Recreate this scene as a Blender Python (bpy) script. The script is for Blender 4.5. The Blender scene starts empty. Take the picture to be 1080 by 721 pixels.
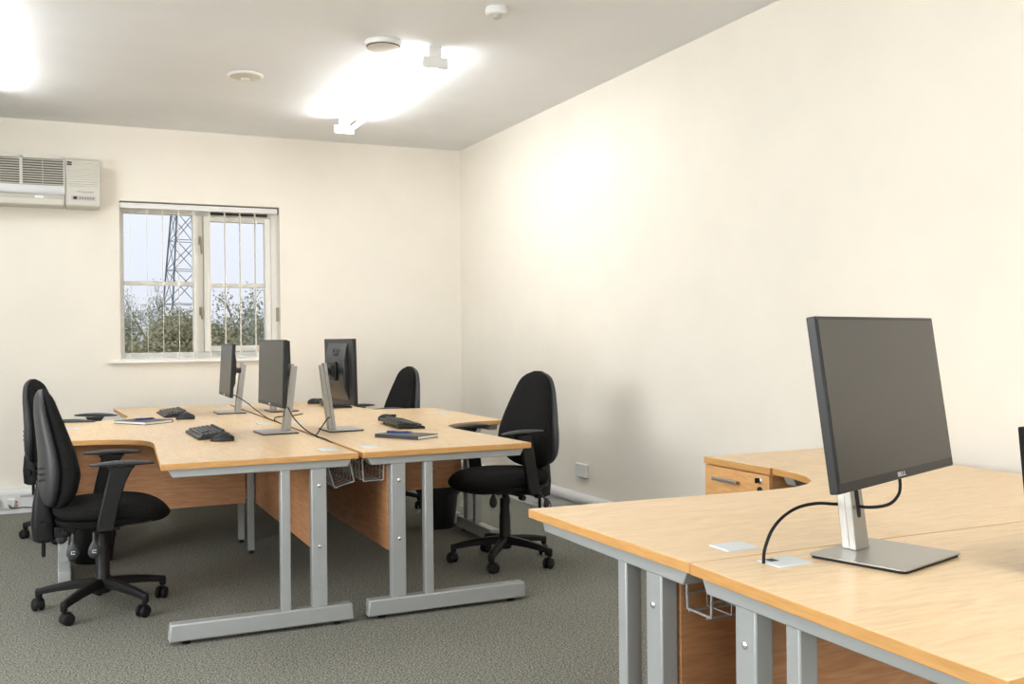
import bpy, bmesh, math, random
from mathutils import Vector, Matrix
random.seed(7)
sc = bpy.context.scene
C = sc.collection
PI = math.pi

# ------------------------------------------------------------------ camera
W_PX, H_PX = 1080, 721
CF, CYAW, CPIT, CROL, CH = 1045.86, 0.4302, -0.0053, -0.0101, 1.2191
fw = Vector((math.sin(CYAW)*math.cos(CPIT), math.cos(CYAW)*math.cos(CPIT), math.sin(CPIT)))
rt = Vector((math.cos(CYAW), -math.sin(CYAW), 0)); up = rt.cross(fw)
rt, up = (rt*math.cos(CROL)+up*math.sin(CROL)), (-rt*math.sin(CROL)+up*math.cos(CROL))
cd = bpy.data.cameras.new('camera'); cam = bpy.data.objects.new('camera', cd); C.objects.link(cam)
cam.matrix_world = Matrix(((rt.x, up.x, -fw.x, 0), (rt.y, up.y, -fw.y, 0), (rt.z, up.z, -fw.z, CH), (0, 0, 0, 1)))
cd.sensor_width = 36; cd.lens = CF/W_PX*36; cd.clip_end = 500
sc.camera = cam

# ------------------------------------------------------------------ world, exposure, lights
sc.view_settings.view_transform = 'Standard'; sc.view_settings.look = 'None'
sc.view_settings.gamma = 1; sc.view_settings.use_curve_mapping = False
sc.view_settings.exposure = 1.08
TUBE = 16.5         # emission strength of the fluorescent tubes
SKY = 0.52
wd = bpy.data.worlds.new('overcast_sky'); sc.world = wd; wd.use_nodes = True
wn = wd.node_tree.nodes; wl = wd.node_tree.links
bg = wn['Background']; bg.inputs[1].default_value = SKY
tc = wn.new('ShaderNodeTexCoord'); sp = wn.new('ShaderNodeSeparateXYZ'); cr = wn.new('ShaderNodeValToRGB')
wl.new(tc.outputs['Generated'], sp.inputs[0]); wl.new(sp.outputs[2], cr.inputs[0]); wl.new(cr.outputs[0], bg.inputs[0])
cr.color_ramp.elements[0].position = 0.0; cr.color_ramp.elements[0].color = (.74, .78, .86, 1)
cr.color_ramp.elements[1].position = 0.25; cr.color_ramp.elements[1].color = (.86, .91, 1.0, 1)

def area(name, loc, rot, sx, sy, power, col=(1, 1, 1)):
    l = bpy.data.lights.new(name, 'AREA'); l.shape = 'RECTANGLE'; l.size = sx; l.size_y = sy
    l.energy = power; l.color = col
    o = bpy.data.objects.new(name, l); C.objects.link(o); o.location = loc; o.rotation_euler = rot
    return o
# fill lamps added behind and to the left of the camera, out of view
area('fill_lamp_rear', (0.6, -2.42, 1.55), (-PI/2+PI, 0, 0), 3.6, 1.3, 38, (.95, .98, 1))
area('fill_lamp_left', (-3.12, 2.6, 1.6), (0, -PI/2, 0), 1.3, 3.0, 78, (.95, .98, 1))

# ------------------------------------------------------------------ materials
def mat(name, col, rough=.5, metal=0.0, spec=None):
    m = bpy.data.materials.new(name); m.use_nodes = True
    b = m.node_tree.nodes['Principled BSDF']
    b.inputs['Base Color'].default_value = (*col, 1); b.inputs['Roughness'].default_value = rough
    b.inputs['Metallic'].default_value = metal
    if spec is not None: b.inputs['Specular IOR Level'].default_value = spec
    return m
def srgb(r, g, b):
    f = lambda c: ((c/255+.055)/1.055)**2.4 if c > 10 else c/255/12.92
    return (f(r), f(g), f(b))
def noisy(m, c1, c2, scale=(1, 1, 1), nscale=20, detail=4, lo=.35, hi=.65, bump=0, coords='Object', dist=0.0, bscale=None):
    nt = m.node_tree; n = nt.nodes; l = nt.links; b = n['Principled BSDF']
    t = n.new('ShaderNodeTexCoord'); mp = n.new('ShaderNodeMapping'); mp.inputs['Scale'].default_value = scale
    nz = n.new('ShaderNodeTexNoise'); nz.inputs['Scale'].default_value = nscale; nz.inputs['Detail'].default_value = detail
    nz.inputs['Distortion'].default_value = dist
    r = n.new('ShaderNodeValToRGB'); r.color_ramp.elements[0].position = lo; r.color_ramp.elements[1].position = hi
    r.color_ramp.elements[0].color = (*c1, 1); r.color_ramp.elements[1].color = (*c2, 1)
    l.new(t.outputs[coords], mp.inputs[0]); l.new(mp.outputs[0], nz.inputs[0]); l.new(nz.outputs[0], r.inputs[0]); l.new(r.outputs[0], b.inputs['Base Color'])
    if bump:
        bp = n.new('ShaderNodeBump'); bp.inputs['Strength'].default_value = bump; bp.inputs['Distance'].default_value = .01
        l.new(nz.outputs[0], bp.inputs['Height']); l.new(bp.outputs[0], b.inputs['Normal'])
    return m
M = {}
M['wall'] = noisy(mat('cream_paint', (.8, .75, .65), .7, spec=.25), srgb(236, 230, 218), srgb(239, 233, 221), nscale=3, bump=0)
M['ceiling'] = noisy(mat('white_emulsion', (.7, .7, .7), .85, spec=.1), srgb(232, 233, 234), srgb(236, 237, 238), nscale=2)
cpt = mat('grey_carpet', (.1, .1, .1), .95, spec=.1); M['carpet'] = cpt
noisy(cpt, srgb(84, 85, 80), srgb(186, 185, 172), nscale=150, detail=5, lo=.38, hi=.62, bump=.6)
# woven patchiness
nt = cpt.node_tree; n2 = nt.nodes.new('ShaderNodeTexNoise'); n2.inputs['Scale'].default_value = 45; n2.inputs['Detail'].default_value = 3
mx = nt.nodes.new('ShaderNodeMix'); mx.data_type = 'RGBA'; mx.blend_type = 'MULTIPLY'; mx.inputs[0].default_value = .45
ramp = [n for n in nt.nodes if n.type == 'VALTORGB'][0]
tcn = [n for n in nt.nodes if n.type == 'TEX_COORD'][0]
nt.links.new(tcn.outputs['Object'], n2.inputs[0])
nt.links.new(ramp.outputs[0], mx.inputs[6]); nt.links.new(n2.outputs[0], mx.inputs[7])
nt.links.new(mx.outputs[2], nt.nodes['Principled BSDF'].inputs['Base Color'])
M['beech'] = noisy(mat('beech_laminate', (.7, .5, .3), .33, spec=.5), srgb(216, 183, 138), srgb(234, 204, 162), scale=(2.2, 16, 5), nscale=3.2, detail=8, dist=1.2, lo=.30, hi=.66)
M['beech_v'] = noisy(mat('beech_laminate_lengthwise', (.7, .5, .3), .33, spec=.5), srgb(216, 183, 138), srgb(234, 204, 162), scale=(16, 2.2, 5), nscale=3.2, detail=8, dist=1.2, lo=.30, hi=.66)
M['edge'] = noisy(mat('oak_edge_band', (.7, .45, .2), .4), srgb(198, 146, 84), srgb(210, 160, 98), scale=(3, 3, 30), nscale=4, detail=4)
M['panel'] = noisy(mat('wood_panel', (.5, .3, .2), .45), srgb(176, 124, 84), srgb(196, 146, 104), scale=(2, 2, 18), nscale=4, detail=6, dist=.9)
M['drawer'] = noisy(mat('drawer_wood', (.6, .4, .2), .42), srgb(208, 155, 98), srgb(222, 172, 116), scale=(3, 3, 26), nscale=4, detail=6, dist=.9)
M['silver'] = mat('silver_powder_coat', srgb(168, 171, 171), .42, .25)
M['bolt'] = mat('zinc_bolt', (.75, .75, .74), .25, .9)
M['black_plastic'] = mat('black_plastic', (.008, .008, .0085), .45, spec=.3)
M['shell'] = noisy(mat('charcoal_plastic', (.05, .05, .055), .48), (.036, .038, .041), (.048, .050, .054), nscale=300)
M['fabric'] = noisy(mat('black_fabric', (.02, .02, .02), .95, spec=.15), (.004, .004, .004), (.019, .0185, .018), nscale=300, detail=2, bump=.3)
M['rubber'] = mat('black_rubber', (.007, .007, .007), .55, spec=.3)
M['chrome'] = mat('brushed_aluminium', srgb(172, 170, 165), .34, .75)
M['mount'] = mat('dark_mount_plastic', (.02, .02, .02), .5)
M['screen'] = mat('matt_screen', (.022, .0195, .016), .36, spec=.75)
M['bezel'] = mat('monitor_bezel', (.016, .016, .017), .4, spec=.35)
M['back'] = mat('monitor_back', (.018, .0175, .017), .3, spec=.4)
M['logo'] = mat('pale_logo', (.7, .7, .7), .4)
M['white_p'] = mat('white_plastic', (.78, .78, .76), .35)
M['upvc'] = mat('window_upvc', (.90, .885, .84), .35)
M['trunking'] = mat('trunking_plastic', (.76, .77, .77), .4)
M['grommet'] = mat('grommet_grey', (.66, .70, .72), .4)
M['key'] = noisy(mat('keycaps', (.02, .02, .02), .35), (.02, .02, .021), (.03, .03, .031), nscale=50)
M['ac'] = mat('aged_white_plastic', srgb(200, 197, 186), .4)
M['ac_lip'] = mat('pale_grey_lip', srgb(206, 207, 208), .3)
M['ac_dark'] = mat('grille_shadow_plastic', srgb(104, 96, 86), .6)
M['paper'] = mat('paper', (.85, .84, .8), .7)
M['cover'] = mat('notebook_cover', (.03, .033, .04), .45)
M['blue'] = mat('blue_pen_plastic', (.012, .05, .24), .3)
M['vane'] = mat('blind_fabric', srgb(238, 232, 216), .7)
M['bin'] = mat('bin_plastic', (.014, .014, .015), .4)
M['dark'] = mat('dark_slot', (.012, .011, .01), .6)
M['brown'] = mat('brown_vent', srgb(70, 52, 44), .6)
M['red'] = mat('red_neon', (.6, .08, .05), .4)
M['glass'] = mat('window_glass', (1, 1, 1), 0.0)
g = M['glass'].node_tree.nodes['Principled BSDF']; g.inputs['Transmission Weight'].default_value = 1; g.inputs['IOR'].default_value = 1.01
M['steel'] = mat('galvanised_steel', srgb(120, 126, 134), .6, .1)
M['bark'] = noisy(mat('bark', (.1, .09, .07), .9), srgb(132, 120, 102), srgb(160, 148, 128), nscale=8)
M['leaf'] = noisy(mat('olive_leaves', (.1, .1, .05), .9), srgb(150, 146, 116), srgb(186, 180, 148), nscale=3)
M['leaf2'] = noisy(mat('grey_green_leaves', (.1, .1, .05), .9), srgb(150, 156, 136), srgb(190, 192, 172), nscale=3)
M['grass'] = noisy(mat('field_grass', (.1, .12, .05), .95), srgb(96, 104, 66), srgb(124, 124, 84), nscale=.6)
tb = bpy.data.materials.new('lit_tube'); tb.use_nodes = True
e = tb.node_tree.nodes['Principled BSDF']; e.inputs['Emission Color'].default_value = (.96, .98, 1, 1); e.inputs['Emission Strength'].default_value = TUBE
M['tube'] = tb

# ------------------------------------------------------------------ helpers
class MB:
    """collects shapes, builds ONE mesh object"""
    def __init__(s): s.v = []; s.f = []; s.mi = []; s.T = Matrix.Identity(4); s.m = 0
    def add(s, vs, fs, mi=None):
        k = len(s.v); s.v += [tuple(s.T @ Vector(p)) for p in vs]
        s.f += [tuple(k+i for i in f) for f in fs]; s.mi += [s.m if mi is None else mi]*len(fs); return s
    def box(s, x0, x1, y0, y1, z0, z1, mi=None):
        vs = [(x, y, z) for x in (x0, x1) for y in (y0, y1) for z in (z0, z1)]
        return s.add(vs, [(0, 1, 3, 2), (4, 6, 7, 5), (0, 4, 5, 1), (2, 3, 7, 6), (0, 2, 6, 4), (1, 5, 7, 3)], mi)
    def obox(s, c, sx, sy, sz, R=None, mi=None):
        o = s.T.copy(); s.T = o @ Matrix.Translation(c) @ (R.to_4x4() if R is not None else Matrix.Identity(4))
        s.box(-sx/2, sx/2, -sy/2, sy/2, -sz/2, sz/2, mi); s.T = o; return s
    def prism(s, pts, z0, z1, mi=None, side=None):
        n = len(pts); vs = [(x, y, z0) for x, y in pts]+[(x, y, z1) for x, y in pts]
        ar = sum(pts[i][0]*pts[(i+1) % n][1]-pts[(i+1) % n][0]*pts[i][1] for i in range(n))
        bot, top = tuple(range(n))[::-1], tuple(range(n, 2*n))
        sd = [(i, (i+1) % n, n+(i+1) % n, n+i) for i in range(n)]
        if ar < 0: bot, top, sd = bot[::-1], top[::-1], [q[::-1] for q in sd]
        s.add(vs, [bot, top], mi)
        s.f += []; k = len(s.v)-2*n
        s.f += [tuple(k+i for i in q) for q in sd]; s.mi += [(side if side is not None else (s.m if mi is None else mi))]*n
        return s
    def prism_x(s, pts, x0, x1, mi=None):    # pts in (y,z)
        o = s.T.copy(); s.T = o @ Matrix(((0, 0, 1, 0), (1, 0, 0, 0), (0, 1, 0, 0), (0, 0, 0, 1)))
        s.prism(pts, x0, x1, mi); s.T = o; return s
    def prism_y(s, pts, y0, y1, mi=None):    # pts in (x,z)
        o = s.T.copy(); s.T = o @ Matrix(((1, 0, 0, 0), (0, 0, -1, 0), (0, 1, 0, 0), (0, 0, 0, 1)))
        s.prism(pts, -y1, -y0, mi); s.T = o; return s
    def rings(s, rs, cap=True, mi=None):
        n = len(rs[0]); vs = [p for r in rs for p in r]; fs = []
        for a in range(len(rs)-1):
            for i in range(n):
                j = (i+1) % n; fs.append((a*n+i, a*n+j, (a+1)*n+j, (a+1)*n+i))
        if cap: fs += [tuple(range(n))[::-1], tuple((len(rs)-1)*n+i for i in range(n))]
        return s.add(vs, fs, mi)
    def lathe(s, prof, n=24, c=(0, 0), mi=None):
        return s.rings([[(c[0]+r*math.cos(2*PI*i/n), c[1]+r*math.sin(2*PI*i/n), z) for i in range(n)] for r, z in prof], True, mi)
    def tube(s, path, r, n=8, mi=None):
        P = [Vector(p) for p in path]; rs = r if isinstance(r, (list, tuple)) else [r]*len(P); out = []
        ref = Vector((0, 0, 1))
        t0 = (P[1]-P[0]).normalized()
        if abs(t0.dot(ref)) > .95: ref = Vector((1, 0, 0))
        for i, p in enumerate(P):
            t = (P[min(i+1, len(P)-1)]-P[max(i-1, 0)]).normalized()
            a = t.cross(ref)
            if a.length < 1e-4: a = t.cross(Vector((0, 1, 0)))
            a.normalize(); b = t.cross(a); ref = -b if (-b).dot(ref) > 0 else b
            b = a.cross(t)
            out.append([tuple(p+(a*math.cos(2*PI*k/n)+b*math.sin(2*PI*k/n))*rs[i]) for k in range(n)])
        return s.rings(out, True, mi)
    def build(s, name, m, parent=None, bevel=0, smooth=35, seg=2):
        me = bpy.data.meshes.new(name); me.from_pydata(s.v, [], s.f); me.update()
        for q in (m if isinstance(m, (list, tuple)) else [m]): me.materials.append(q)
        for p, k in zip(me.polygons, s.mi): p.material_index = k
        bm = bmesh.new(); bm.from_mesh(me); bmesh.ops.recalc_face_normals(bm, faces=bm.faces); bm.to_mesh(me); bm.free()
        if smooth:
            me.polygons.foreach_set('use_smooth', [True]*len(me.polygons)); me.set_sharp_from_angle(angle=math.radians(smooth))
        o = bpy.data.objects.new(name, me); C.objects.link(o)
        if parent: o.parent = parent
        if bevel:
            b = o.modifiers.new('bevel', 'BEVEL'); b.width = bevel; b.segments = seg; b.limit_method = 'ANGLE'; b.angle_limit = math.radians(40)
            b.harden_normals = False
        return o
def thing(name, label, cat, loc=(0, 0, 0), rz=0, group=None):
    o = bpy.data.objects.new(name, None); C.objects.link(o); o.empty_display_size = .1
    o.location = loc; o.rotation_euler = (0, 0, rz); o['label'] = label; o['category'] = cat
    if group: o['group'] = group
    return o
def tag(o, label, cat, group=None):
    o['label'] = label; o['category'] = cat
    if group: o['group'] = group
    return o
def struct(o): o['kind'] = 'structure'; return o
def dup(root, loc, rz, label, group=None):
    def cp(o, par):
        c = o.copy(); C.objects.link(c); c.parent = par
        for ch in [q for q in allo if q.parent == o]: cp(ch, c)
        return c
    allo = list(C.objects)
    r = cp(root, None); r.location = loc; r.rotation_euler = (0, 0, rz); r['label'] = label
    if group: r['group'] = group
    return r
def smooth_path(pts, n=8):
    P = [Vector(p) for p in pts]; P = [P[0]*2-P[1]]+P+[P[-1]*2-P[-2]]; out = []
    for i in range(1, len(P)-2):
        for k in range(n):
            t = k/n; a, b, c, d = P[i-1], P[i], P[i+1], P[i+2]
            out.append(.5*((2*b)+(c-a)*t+(2*a-5*b+4*c-d)*t*t+(3*b-a-3*c+d)*t**3))
    out.append(P[-2]); return out

# ------------------------------------------------------------------ room
XL, XR, YF, YB, ZC = -3.2, 3.156, -2.5, 7.92, 2.814
WX0, WX1, WZ0, WZ1 = .432, 1.615, 1.075, 2.262       # window opening in back wall
WT = .30
struct(MB().box(XL-.3, XR+.3, YF-.3, YB+WT, -.12, 0).build('floor', M['carpet'], smooth=0))
struct(MB().box(XL-.3, XR+.3, YF-.3, YB+WT, ZC, ZC+.12).build('ceiling', M['ceiling'], smooth=0))
struct(MB().box(XR, XR+.3, YF-.3, YB+WT, 0, ZC).build('wall_right', M['wall'], smooth=0))
w = MB()
w.box(XL, WX0, YB, YB+WT, 0, ZC).box(WX1, XR, YB, YB+WT, 0, ZC).box(WX0, WX1, YB, YB+WT, 0, WZ0).box(WX0, WX1, YB, YB+WT, WZ1, ZC)
struct(w.build('wall_back', M['wall'], smooth=0))
w = MB(); w.box(XL-.3, XL, YF-.3, YB+WT, 0, ZC)
struct(w.build('wall_left', M['wall'], smooth=0))
w = MB(); w.box(XL, XR, YF-.3, YF, 0, ZC)
struct(w.build('wall_front', M['wall'], smooth=0))

# trunking that serves as skirting: rounded upper cover, flat lower cover
def trunk_profile(): return [(0, 0), (.048, 0), (.048, .012), (.044, .014), (.044, .112), (.052, .118), (.058, .135), (.054, .158), (.040, .172), (.02, .178), (0, .178)]
b = MB(); b.T = Matrix(((0, 0, 1, 0), (-1, 0, 0, YB), (0, 1, 0, 0), (0, 0, 0, 1)))   # x'=d (from wall), y'=z, z'=x
b.prism(trunk_profile(), XL+.001, XR-.001); struct(b.build('baseboard_back', M['trunking'], smooth=40))
b = MB(); b.T = Matrix(((-1, 0, 0, XR), (0, 0, 1, 0), (0, 1, 0, 0), (0, 0, 0, 1)))
b.prism(trunk_profile(), YF+.001, YB-.06); struct(b.build('baseboard_right', M['trunking'], smooth=40))

# window: frame, casement, glass, bars
win = bpy.data.objects.new('window_1', None); C.objects.link(win); win['kind'] = 'structure'; win.location = ((WX0+WX1)/2, YB+.15, WZ0)
def wpart(mb, name, m, **k):
    mb.v = [(x-win.location.x, y-win.location.y, z-win.location.z) for x, y, z in mb.v]
    return mb.build(name, m, win, **k)
FY0, FY1 = YB+.13, YB+.19
f = MB(); F = .035
f.box(WX0, WX0+F, FY0, FY1, WZ0, WZ1).box(WX1-.05, WX1, FY0, FY1, WZ0, WZ1).box(WX0+F, WX1-.05, FY0, FY1, WZ0, WZ0+.05).box(WX0+F, WX1-.05, FY0, FY1, WZ1-.075, WZ1)
f.box(.968, 1.045, FY0, FY1, WZ0+.05, WZ1-.075)
f.box(WX0+F, .968, FY0+.012, FY1, 1.64, 1.672)
wpart(f, 'window_frame', M['upvc'], bevel=.004)
f = MB(); c0, c1, cz0, cz1 = 1.047, 1.563, WZ0+.052, WZ1-.077
f.box(c0, c0+.05, FY0-.018, FY1-.01, cz0, cz1).box(c1-.045, c1, FY0-.018, FY1-.01, cz0, cz1).box(c0+.05, c1-.045, FY0-.018, FY1-.01, cz0, cz0+.045).box(c0+.05, c1-.045, FY0-.018, FY1-.01, cz1-.04, cz1)
f.box(c0+.05, c1-.045, FY0-.005, FY1-.01, 1.63, 1.662)
cas = wpart(f, 'casement', M['upvc'], bevel=.004)
def wsub(mb, name, m, par, **k):
    mb.v = [(x-win.location.x, y-win.location.y, z-win.location.z) for x, y, z in mb.v]
    return mb.build(name, m, par, **k)
wsub(MB().box(c0+.04, c1-.035, FY1-.04, FY1-.032, cz0+.04, cz1-.035), 'pane', M['glass'], cas, smooth=0)
wpart(MB().box(WX0+F-.01, .975, FY1-.035, FY1-.027, WZ0+.045, WZ1-.07), 'pane', M['glass'], smooth=0)
wpart(MB().box(c0+.055, c1-.02, FY0-.012, FY0-.001, WZ1-.066, WZ1-.046), 'trickle_vent', M['brown'], bevel=.003)
for z in (1.99, 1.44):
    h = MB().box(1.012, 1.034, FY0-.012, FY0+.001, z-.03, z+.035); h.tube([(1.023, FY0-.012, z), (1.023, FY0-.035, z)], .008)
    h.tube([(1.023, FY0-.035, z+.008), (1.026, FY0-.038, z-.05), (1.030, FY0-.035, z-.105 if z > 1.7 else z-.06)], [.009, .007, .006])
    wpart(h, 'window_handle', mat('worn_brass_handle', srgb(150, 140, 120), .35, .7), bevel=.002)
s = MB().box(WX0-.07, WX1+.06, YB-.045, YB-.0005, WZ0-.024, WZ0); s.box(WX0+.001, WX1-.001, YB-.001, FY0, WZ0+.0005, WZ0+.006)
wpart(s, 'window_sill', M['upvc'], bevel=.005)

for nm, cx_w, cy_w, hw, ax in (('added_window_rear', .6, YF, 1.85, 'x'), ('added_window_left', XL, 2.6, 1.55, 'y')):  # unseen window frames, added around the two fill lamps
    f = MB()
    def fb(a0, a1, z0, z1, d=.06):
        if ax == 'x': f.box(cx_w+a0, cx_w+a1, cy_w+.0005, cy_w+d+.04, z0, z1)
        else: f.box(cx_w+.0005, cx_w+d+.04, cy_w+a0, cy_w+a1, z0, z1)
    fb(-hw, -hw+.05, .88, 2.27); fb(hw-.05, hw, .88, 2.27); fb(-hw+.05, hw-.05, .88, .93); fb(-hw+.05, hw-.05, 2.22, 2.27); fb(-.03, .03, .93, 2.22)
    o = struct(f.build(nm, M['upvc'], bevel=.004))
# vertical blind hung in the recess
bl = thing('vertical_blind', 'open cream vertical blind hanging in the window recess', 'blind', (1.02, YB+.055, WZ1-.002))
b = MB().box(-.585, .585, -.022, .022, -.047, 0); b.box(-.585, .585, -.024, .024, -.004, .0005)
b.build('headrail', M['white_p'], bl, bevel=.003)
MB().box(-.587, .587, -.026, -.022, -.006, -.001).box(.586, .592, -.024, .024, -.05, 0).build('rail_trim', M['brown'], bl, smooth=0)
vx = [.512, .628, .740, .855, .965, 1.085, 1.200, 1.315, 1.432]
for i, x in enumerate(vx):
    v = MB(); xx = x-1.02; dx = .0 if i < 9 else 0
    v.box(xx-.0012, xx+.0012, -.044, .044, -1.165, -.05); v.box(xx-.003, xx+.003, -.012, .012, -.062, -.045)
    RV = Matrix.Translation((xx, 0, 0)) @ Matrix.Rotation(math.radians(-3.5), 4, 'Z') @ Matrix.Translation((-xx, 0, 0))
    v.v = [tuple(RV @ Vector(p)) for p in v.v]
    o = v.build('vane', M['vane'], bl, smooth=0)
    MB().box(xx-.0025, xx+.0025, -.040, .040, -1.17, -1.135).build('vane_weight', M['white_p'], o, smooth=0)
for yy in (-.042, .042):
    ch = MB()
    for i in range(8):
        a, c = vx[i]-1.02, vx[i+1]-1.02
        ch.tube([(a, yy, -1.14), ((a*3+c)/4, yy, -1.158), ((a+c)/2, yy, -1.163), ((a+3*c)/4, yy, -1.158), (c, yy, -1.14)], .0014, 5)
    ch.build('link_chain', M['white_p'], bl)
cw = MB(); cw.tube([(.578, -.028, -.03), (.580, -.03, -.8)], .0018, 5); cw.tube([(.572, -.026, -.03), (.572, -.028, -.8)], .0018, 5)
cw.build('control_cord', M['white_p'], bl)
MB().box(.566, .588, -.04, -.022, -.90, -.79).build('cord_weight', mat('grey_cord_weight', srgb(150, 138, 118), .5), bl, bevel=.003)

# ------------------------------------------------------------------ desks
TH, TT = .73, .025
def desk(name_label, loc, rz, mirror=False, du=0.0, corners=(0, 0), vin=1.2, grommets=('end', 'corner'), tray_tilt=0.0, length=1.8, grain='beech', udepth=1.2, near=False, tray=True):
    """local frame: u = local +x runs from the spine towards the user, v = local +y runs along the length (mirror flips u)"""
    t = thing('office_desk', name_label, 'desk', loc, rz, 'radial office desks')
    s = -1 if mirror else 1
    cx = lambda u: s*u
    d = .8+du
    pl = [(0, corners[0]), (d, corners[1]), (.757+du, vin-.40), (.754+du, vin-.32), (.764+du, vin-.23), (.795+du, vin-.15), (.85+du, vin-.085), (.93+du, vin-.035), (1.02+du, vin-.01), (1.10+du, vin), (udepth, vin), (udepth, length), (0, length)]
    if udepth < 1.15 or du: # return inner line rounds into the return
        pl = [p for p in pl if p[0] <= udepth+1e-6]
    m = MB(); m.prism([(cx(u), v) for u, v in pl], TH-TT, TH, 0, 1)
    m.build('desktop', [M[grain], M['edge']], t, bevel=.002)
    # end frame under the leg end
    def frame(along, a0, a1, posts, at, nm='leg_frame'):
        # along: 'u' or 'v'; foot bar a0..a1, posts list of (p0,p1); at = (lo,hi) on the other axis
        def bx(mb, p0, p1, q0, q1, z0, z1):
            if along == 'u': mb.box(min(cx(p0), cx(p1)), max(cx(p0), cx(p1)), q0, q1, z0, z1)
            else: mb.box(min(cx(q0), cx(q1)), max(cx(q0), cx(q1)), p0, p1, z0, z1)
        fo = MB()
        def taper(mb, z0, z1, i0, i1, q0, q1):     # bar with slanted ends: full length at z edge i0, shortened by i1
            pts = [(a0+i0, z0), (a1-i0, z0), (a1-i1, z1), (a0+i1, z1)]
            if along == 'u':
                mb.prism_y([(cx(p), z) for p, z in pts], q0, q1)
            else:
                mb.prism_x(pts, min(cx(q0), cx(q1)), max(cx(q0), cx(q1)))
        ft = MB(); taper(ft, .016, .086, 0, .008, at[0], at[1]); fr = ft.build('foot_bar', M['silver'], t, bevel=.006)
        tp = MB(); taper(tp, TH-TT-.034, TH-TT, .022, .004, at[0]+.004, at[1]-.004); tp.build('top_rail', M['silver'], t, bevel=.003)
        for k, (p0, p1) in enumerate(posts):
            pm = MB(); bx(pm, p0, p1, at[0]+.008, at[1]-.008, .084, TH-TT-.03); pm.build('leg', M['silver'], t, bevel=.004)
        for p in (a0+.07, a1-.07):
            fm = MB(); qc = (at[0]+at[1])/2
            x, y = (cx(p), qc) if along == 'u' else (cx(qc), p)
            fm.lathe([(.016, 0), (.016, .008), (.008, .009), (.008, .02)], 12, (x, y)); fm.build('levelling_foot', M['rubber'], t)
    frame('u', .02, .776+du, [(.287, .326), (.133, .198)], (.018, .078))
    for z in (.598, .341):
        q = MB(); q.T = Matrix.Translation((cx(.166), .026, z)) @ Matrix.Rotation(PI/2, 4, 'X'); q.lathe([(.0085, 0), (.0085, .003), (.004, .006)], 14)
        q.build('bolt', M['bolt'], t)
    # return end frame
    frame('v', vin+.02, length-.03, [(vin+.27, vin+.31), (vin+.40, vin+.465)], (udepth-.085, udepth-.025))
    # corner post
    pm = MB(); pm.box(min(cx(.155), cx(.19)), max(cx(.155), cx(.19)), length-.185, length-.148, .02, TH-TT); pm.build('corner_post', M['silver'], t, bevel=.003)
    fm = MB(); fm.lathe([(.014, 0), (.014, .01), (.008, .011), (.008, .022)], 12, (cx(.1725), length-.1665)); fm.build('levelling_foot', M['rubber'], t)
    # modesty panels
    pm = MB(); pm.box(min(cx(.128), cx(.146)), max(cx(.128), cx(.146)), .075, length-.15, .285, TH-TT-.002); pm.build('side_panel', M['panel'], t, bevel=.001)
    pm = MB(); pm.box(min(cx(.195), cx(udepth-.09)), max(cx(.195), cx(udepth-.09)), length-.142, length-.124, .285, TH-TT-.002); pm.build('back_panel', M['panel'], t, bevel=.001)
    # wire cable tray below the spine
    tm = MB(); tz0, tz1, tu0, tu1 = -.105, 0, .0, .098
    tm.T = Matrix.Translation((cx(.02), 0, TH-TT-.005)) @ Matrix.Rotation(s*tray_tilt, 4, 'Y')
    vv0, vv1 = .085, length-.35
    nrib = 26
    for k in range(nrib):
        v = vv0+(vv1-vv0)*k/(nrib-1)
        r = .004 if k in (0, nrib-1) else .0022
        tm.tube([(cx(tu0), v, -.02 if k else -.01), (cx(tu0+.004), v, tz0), (cx(tu1-.004), v, tz0), (cx(tu1), v, -.02)], r, 6)
    for u, z in ((tu0, -.03), (tu0+.002, -.07), (tu0+.015, tz0-.003), (tu1-.015, tz0-.003), (tu1-.002, -.07), (tu1, -.03)):
        tm.tube([(cx(u), vv0-.004, z), (cx(u), vv1+.004, z)], .0028, 6)
    for v in (vv0+.02, vv1-.02):
        tm.box(min(cx(tu0+.03), cx(tu0+.06)), max(cx(tu0+.03), cx(tu0+.06)), v-.015, v+.015, -.012, .005)
        tm.tube([(cx(tu0), v, -.02), (cx(tu0+.045), v, -.006), (cx(tu1), v, -.02)], .0025, 6)
    if tray: tm.build('cable_tray', M['silver'], t)
    # cable port covers
    gp = {'end': (.085, .195), 'corner': (.085, length-.12), 'return': (udepth-.11, length-.12), 'far': (.1, .11)}
    for gk in grommets:
        u, v = gp[gk]
        gm = MB(); gm.box(cx(u)-.037, cx(u)+.037, v-.045, v+.045, TH-.002, TH+.003)
        go = gm.build('cable_port', M['grommet'], t, bevel=.002)
        MB().box(cx(u)-.020, cx(u)-.006, v-.008, v+.012, TH+.002, TH+.0036) if mirror and du else MB().box(cx(u)+.010, cx(u)+.026, v+.020, v+.036, TH+.002, TH+.0036) if not near else MB().box(cx(u)-.030, cx(u)-.008, v-.030, v-.010, TH+.002, TH+.0036).build('port_slot', M['dark'], go, smooth=0)
    return t

A_O, B_O, C_O, D_O = (1.166, 4.125, 0), (1.166, 7.725, 0), (1.186, 4.125, 0), (1.186, 7.725, 0)
SEAM = 5.925
desk('near left beech office desk, its corner nearest the first black chair', A_O, 0, mirror=True, grommets=('end', 'corner'), tray_tilt=.25, grain='beech_v')
desk('far left beech office desk, below the window with the closed notebook', B_O, PI, mirror=False, grommets=('end', 'return'), grain='beech_v')
desk('near right beech office desk of the four, carrying the black notebook', C_O, 0, mirror=False, grommets=('end', 'corner'), grain='beech_v')
desk('far right beech office desk of the four, deepest in the room corner', D_O, PI, mirror=True, grommets=('end', 'return'), grain='beech_v')
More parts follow.
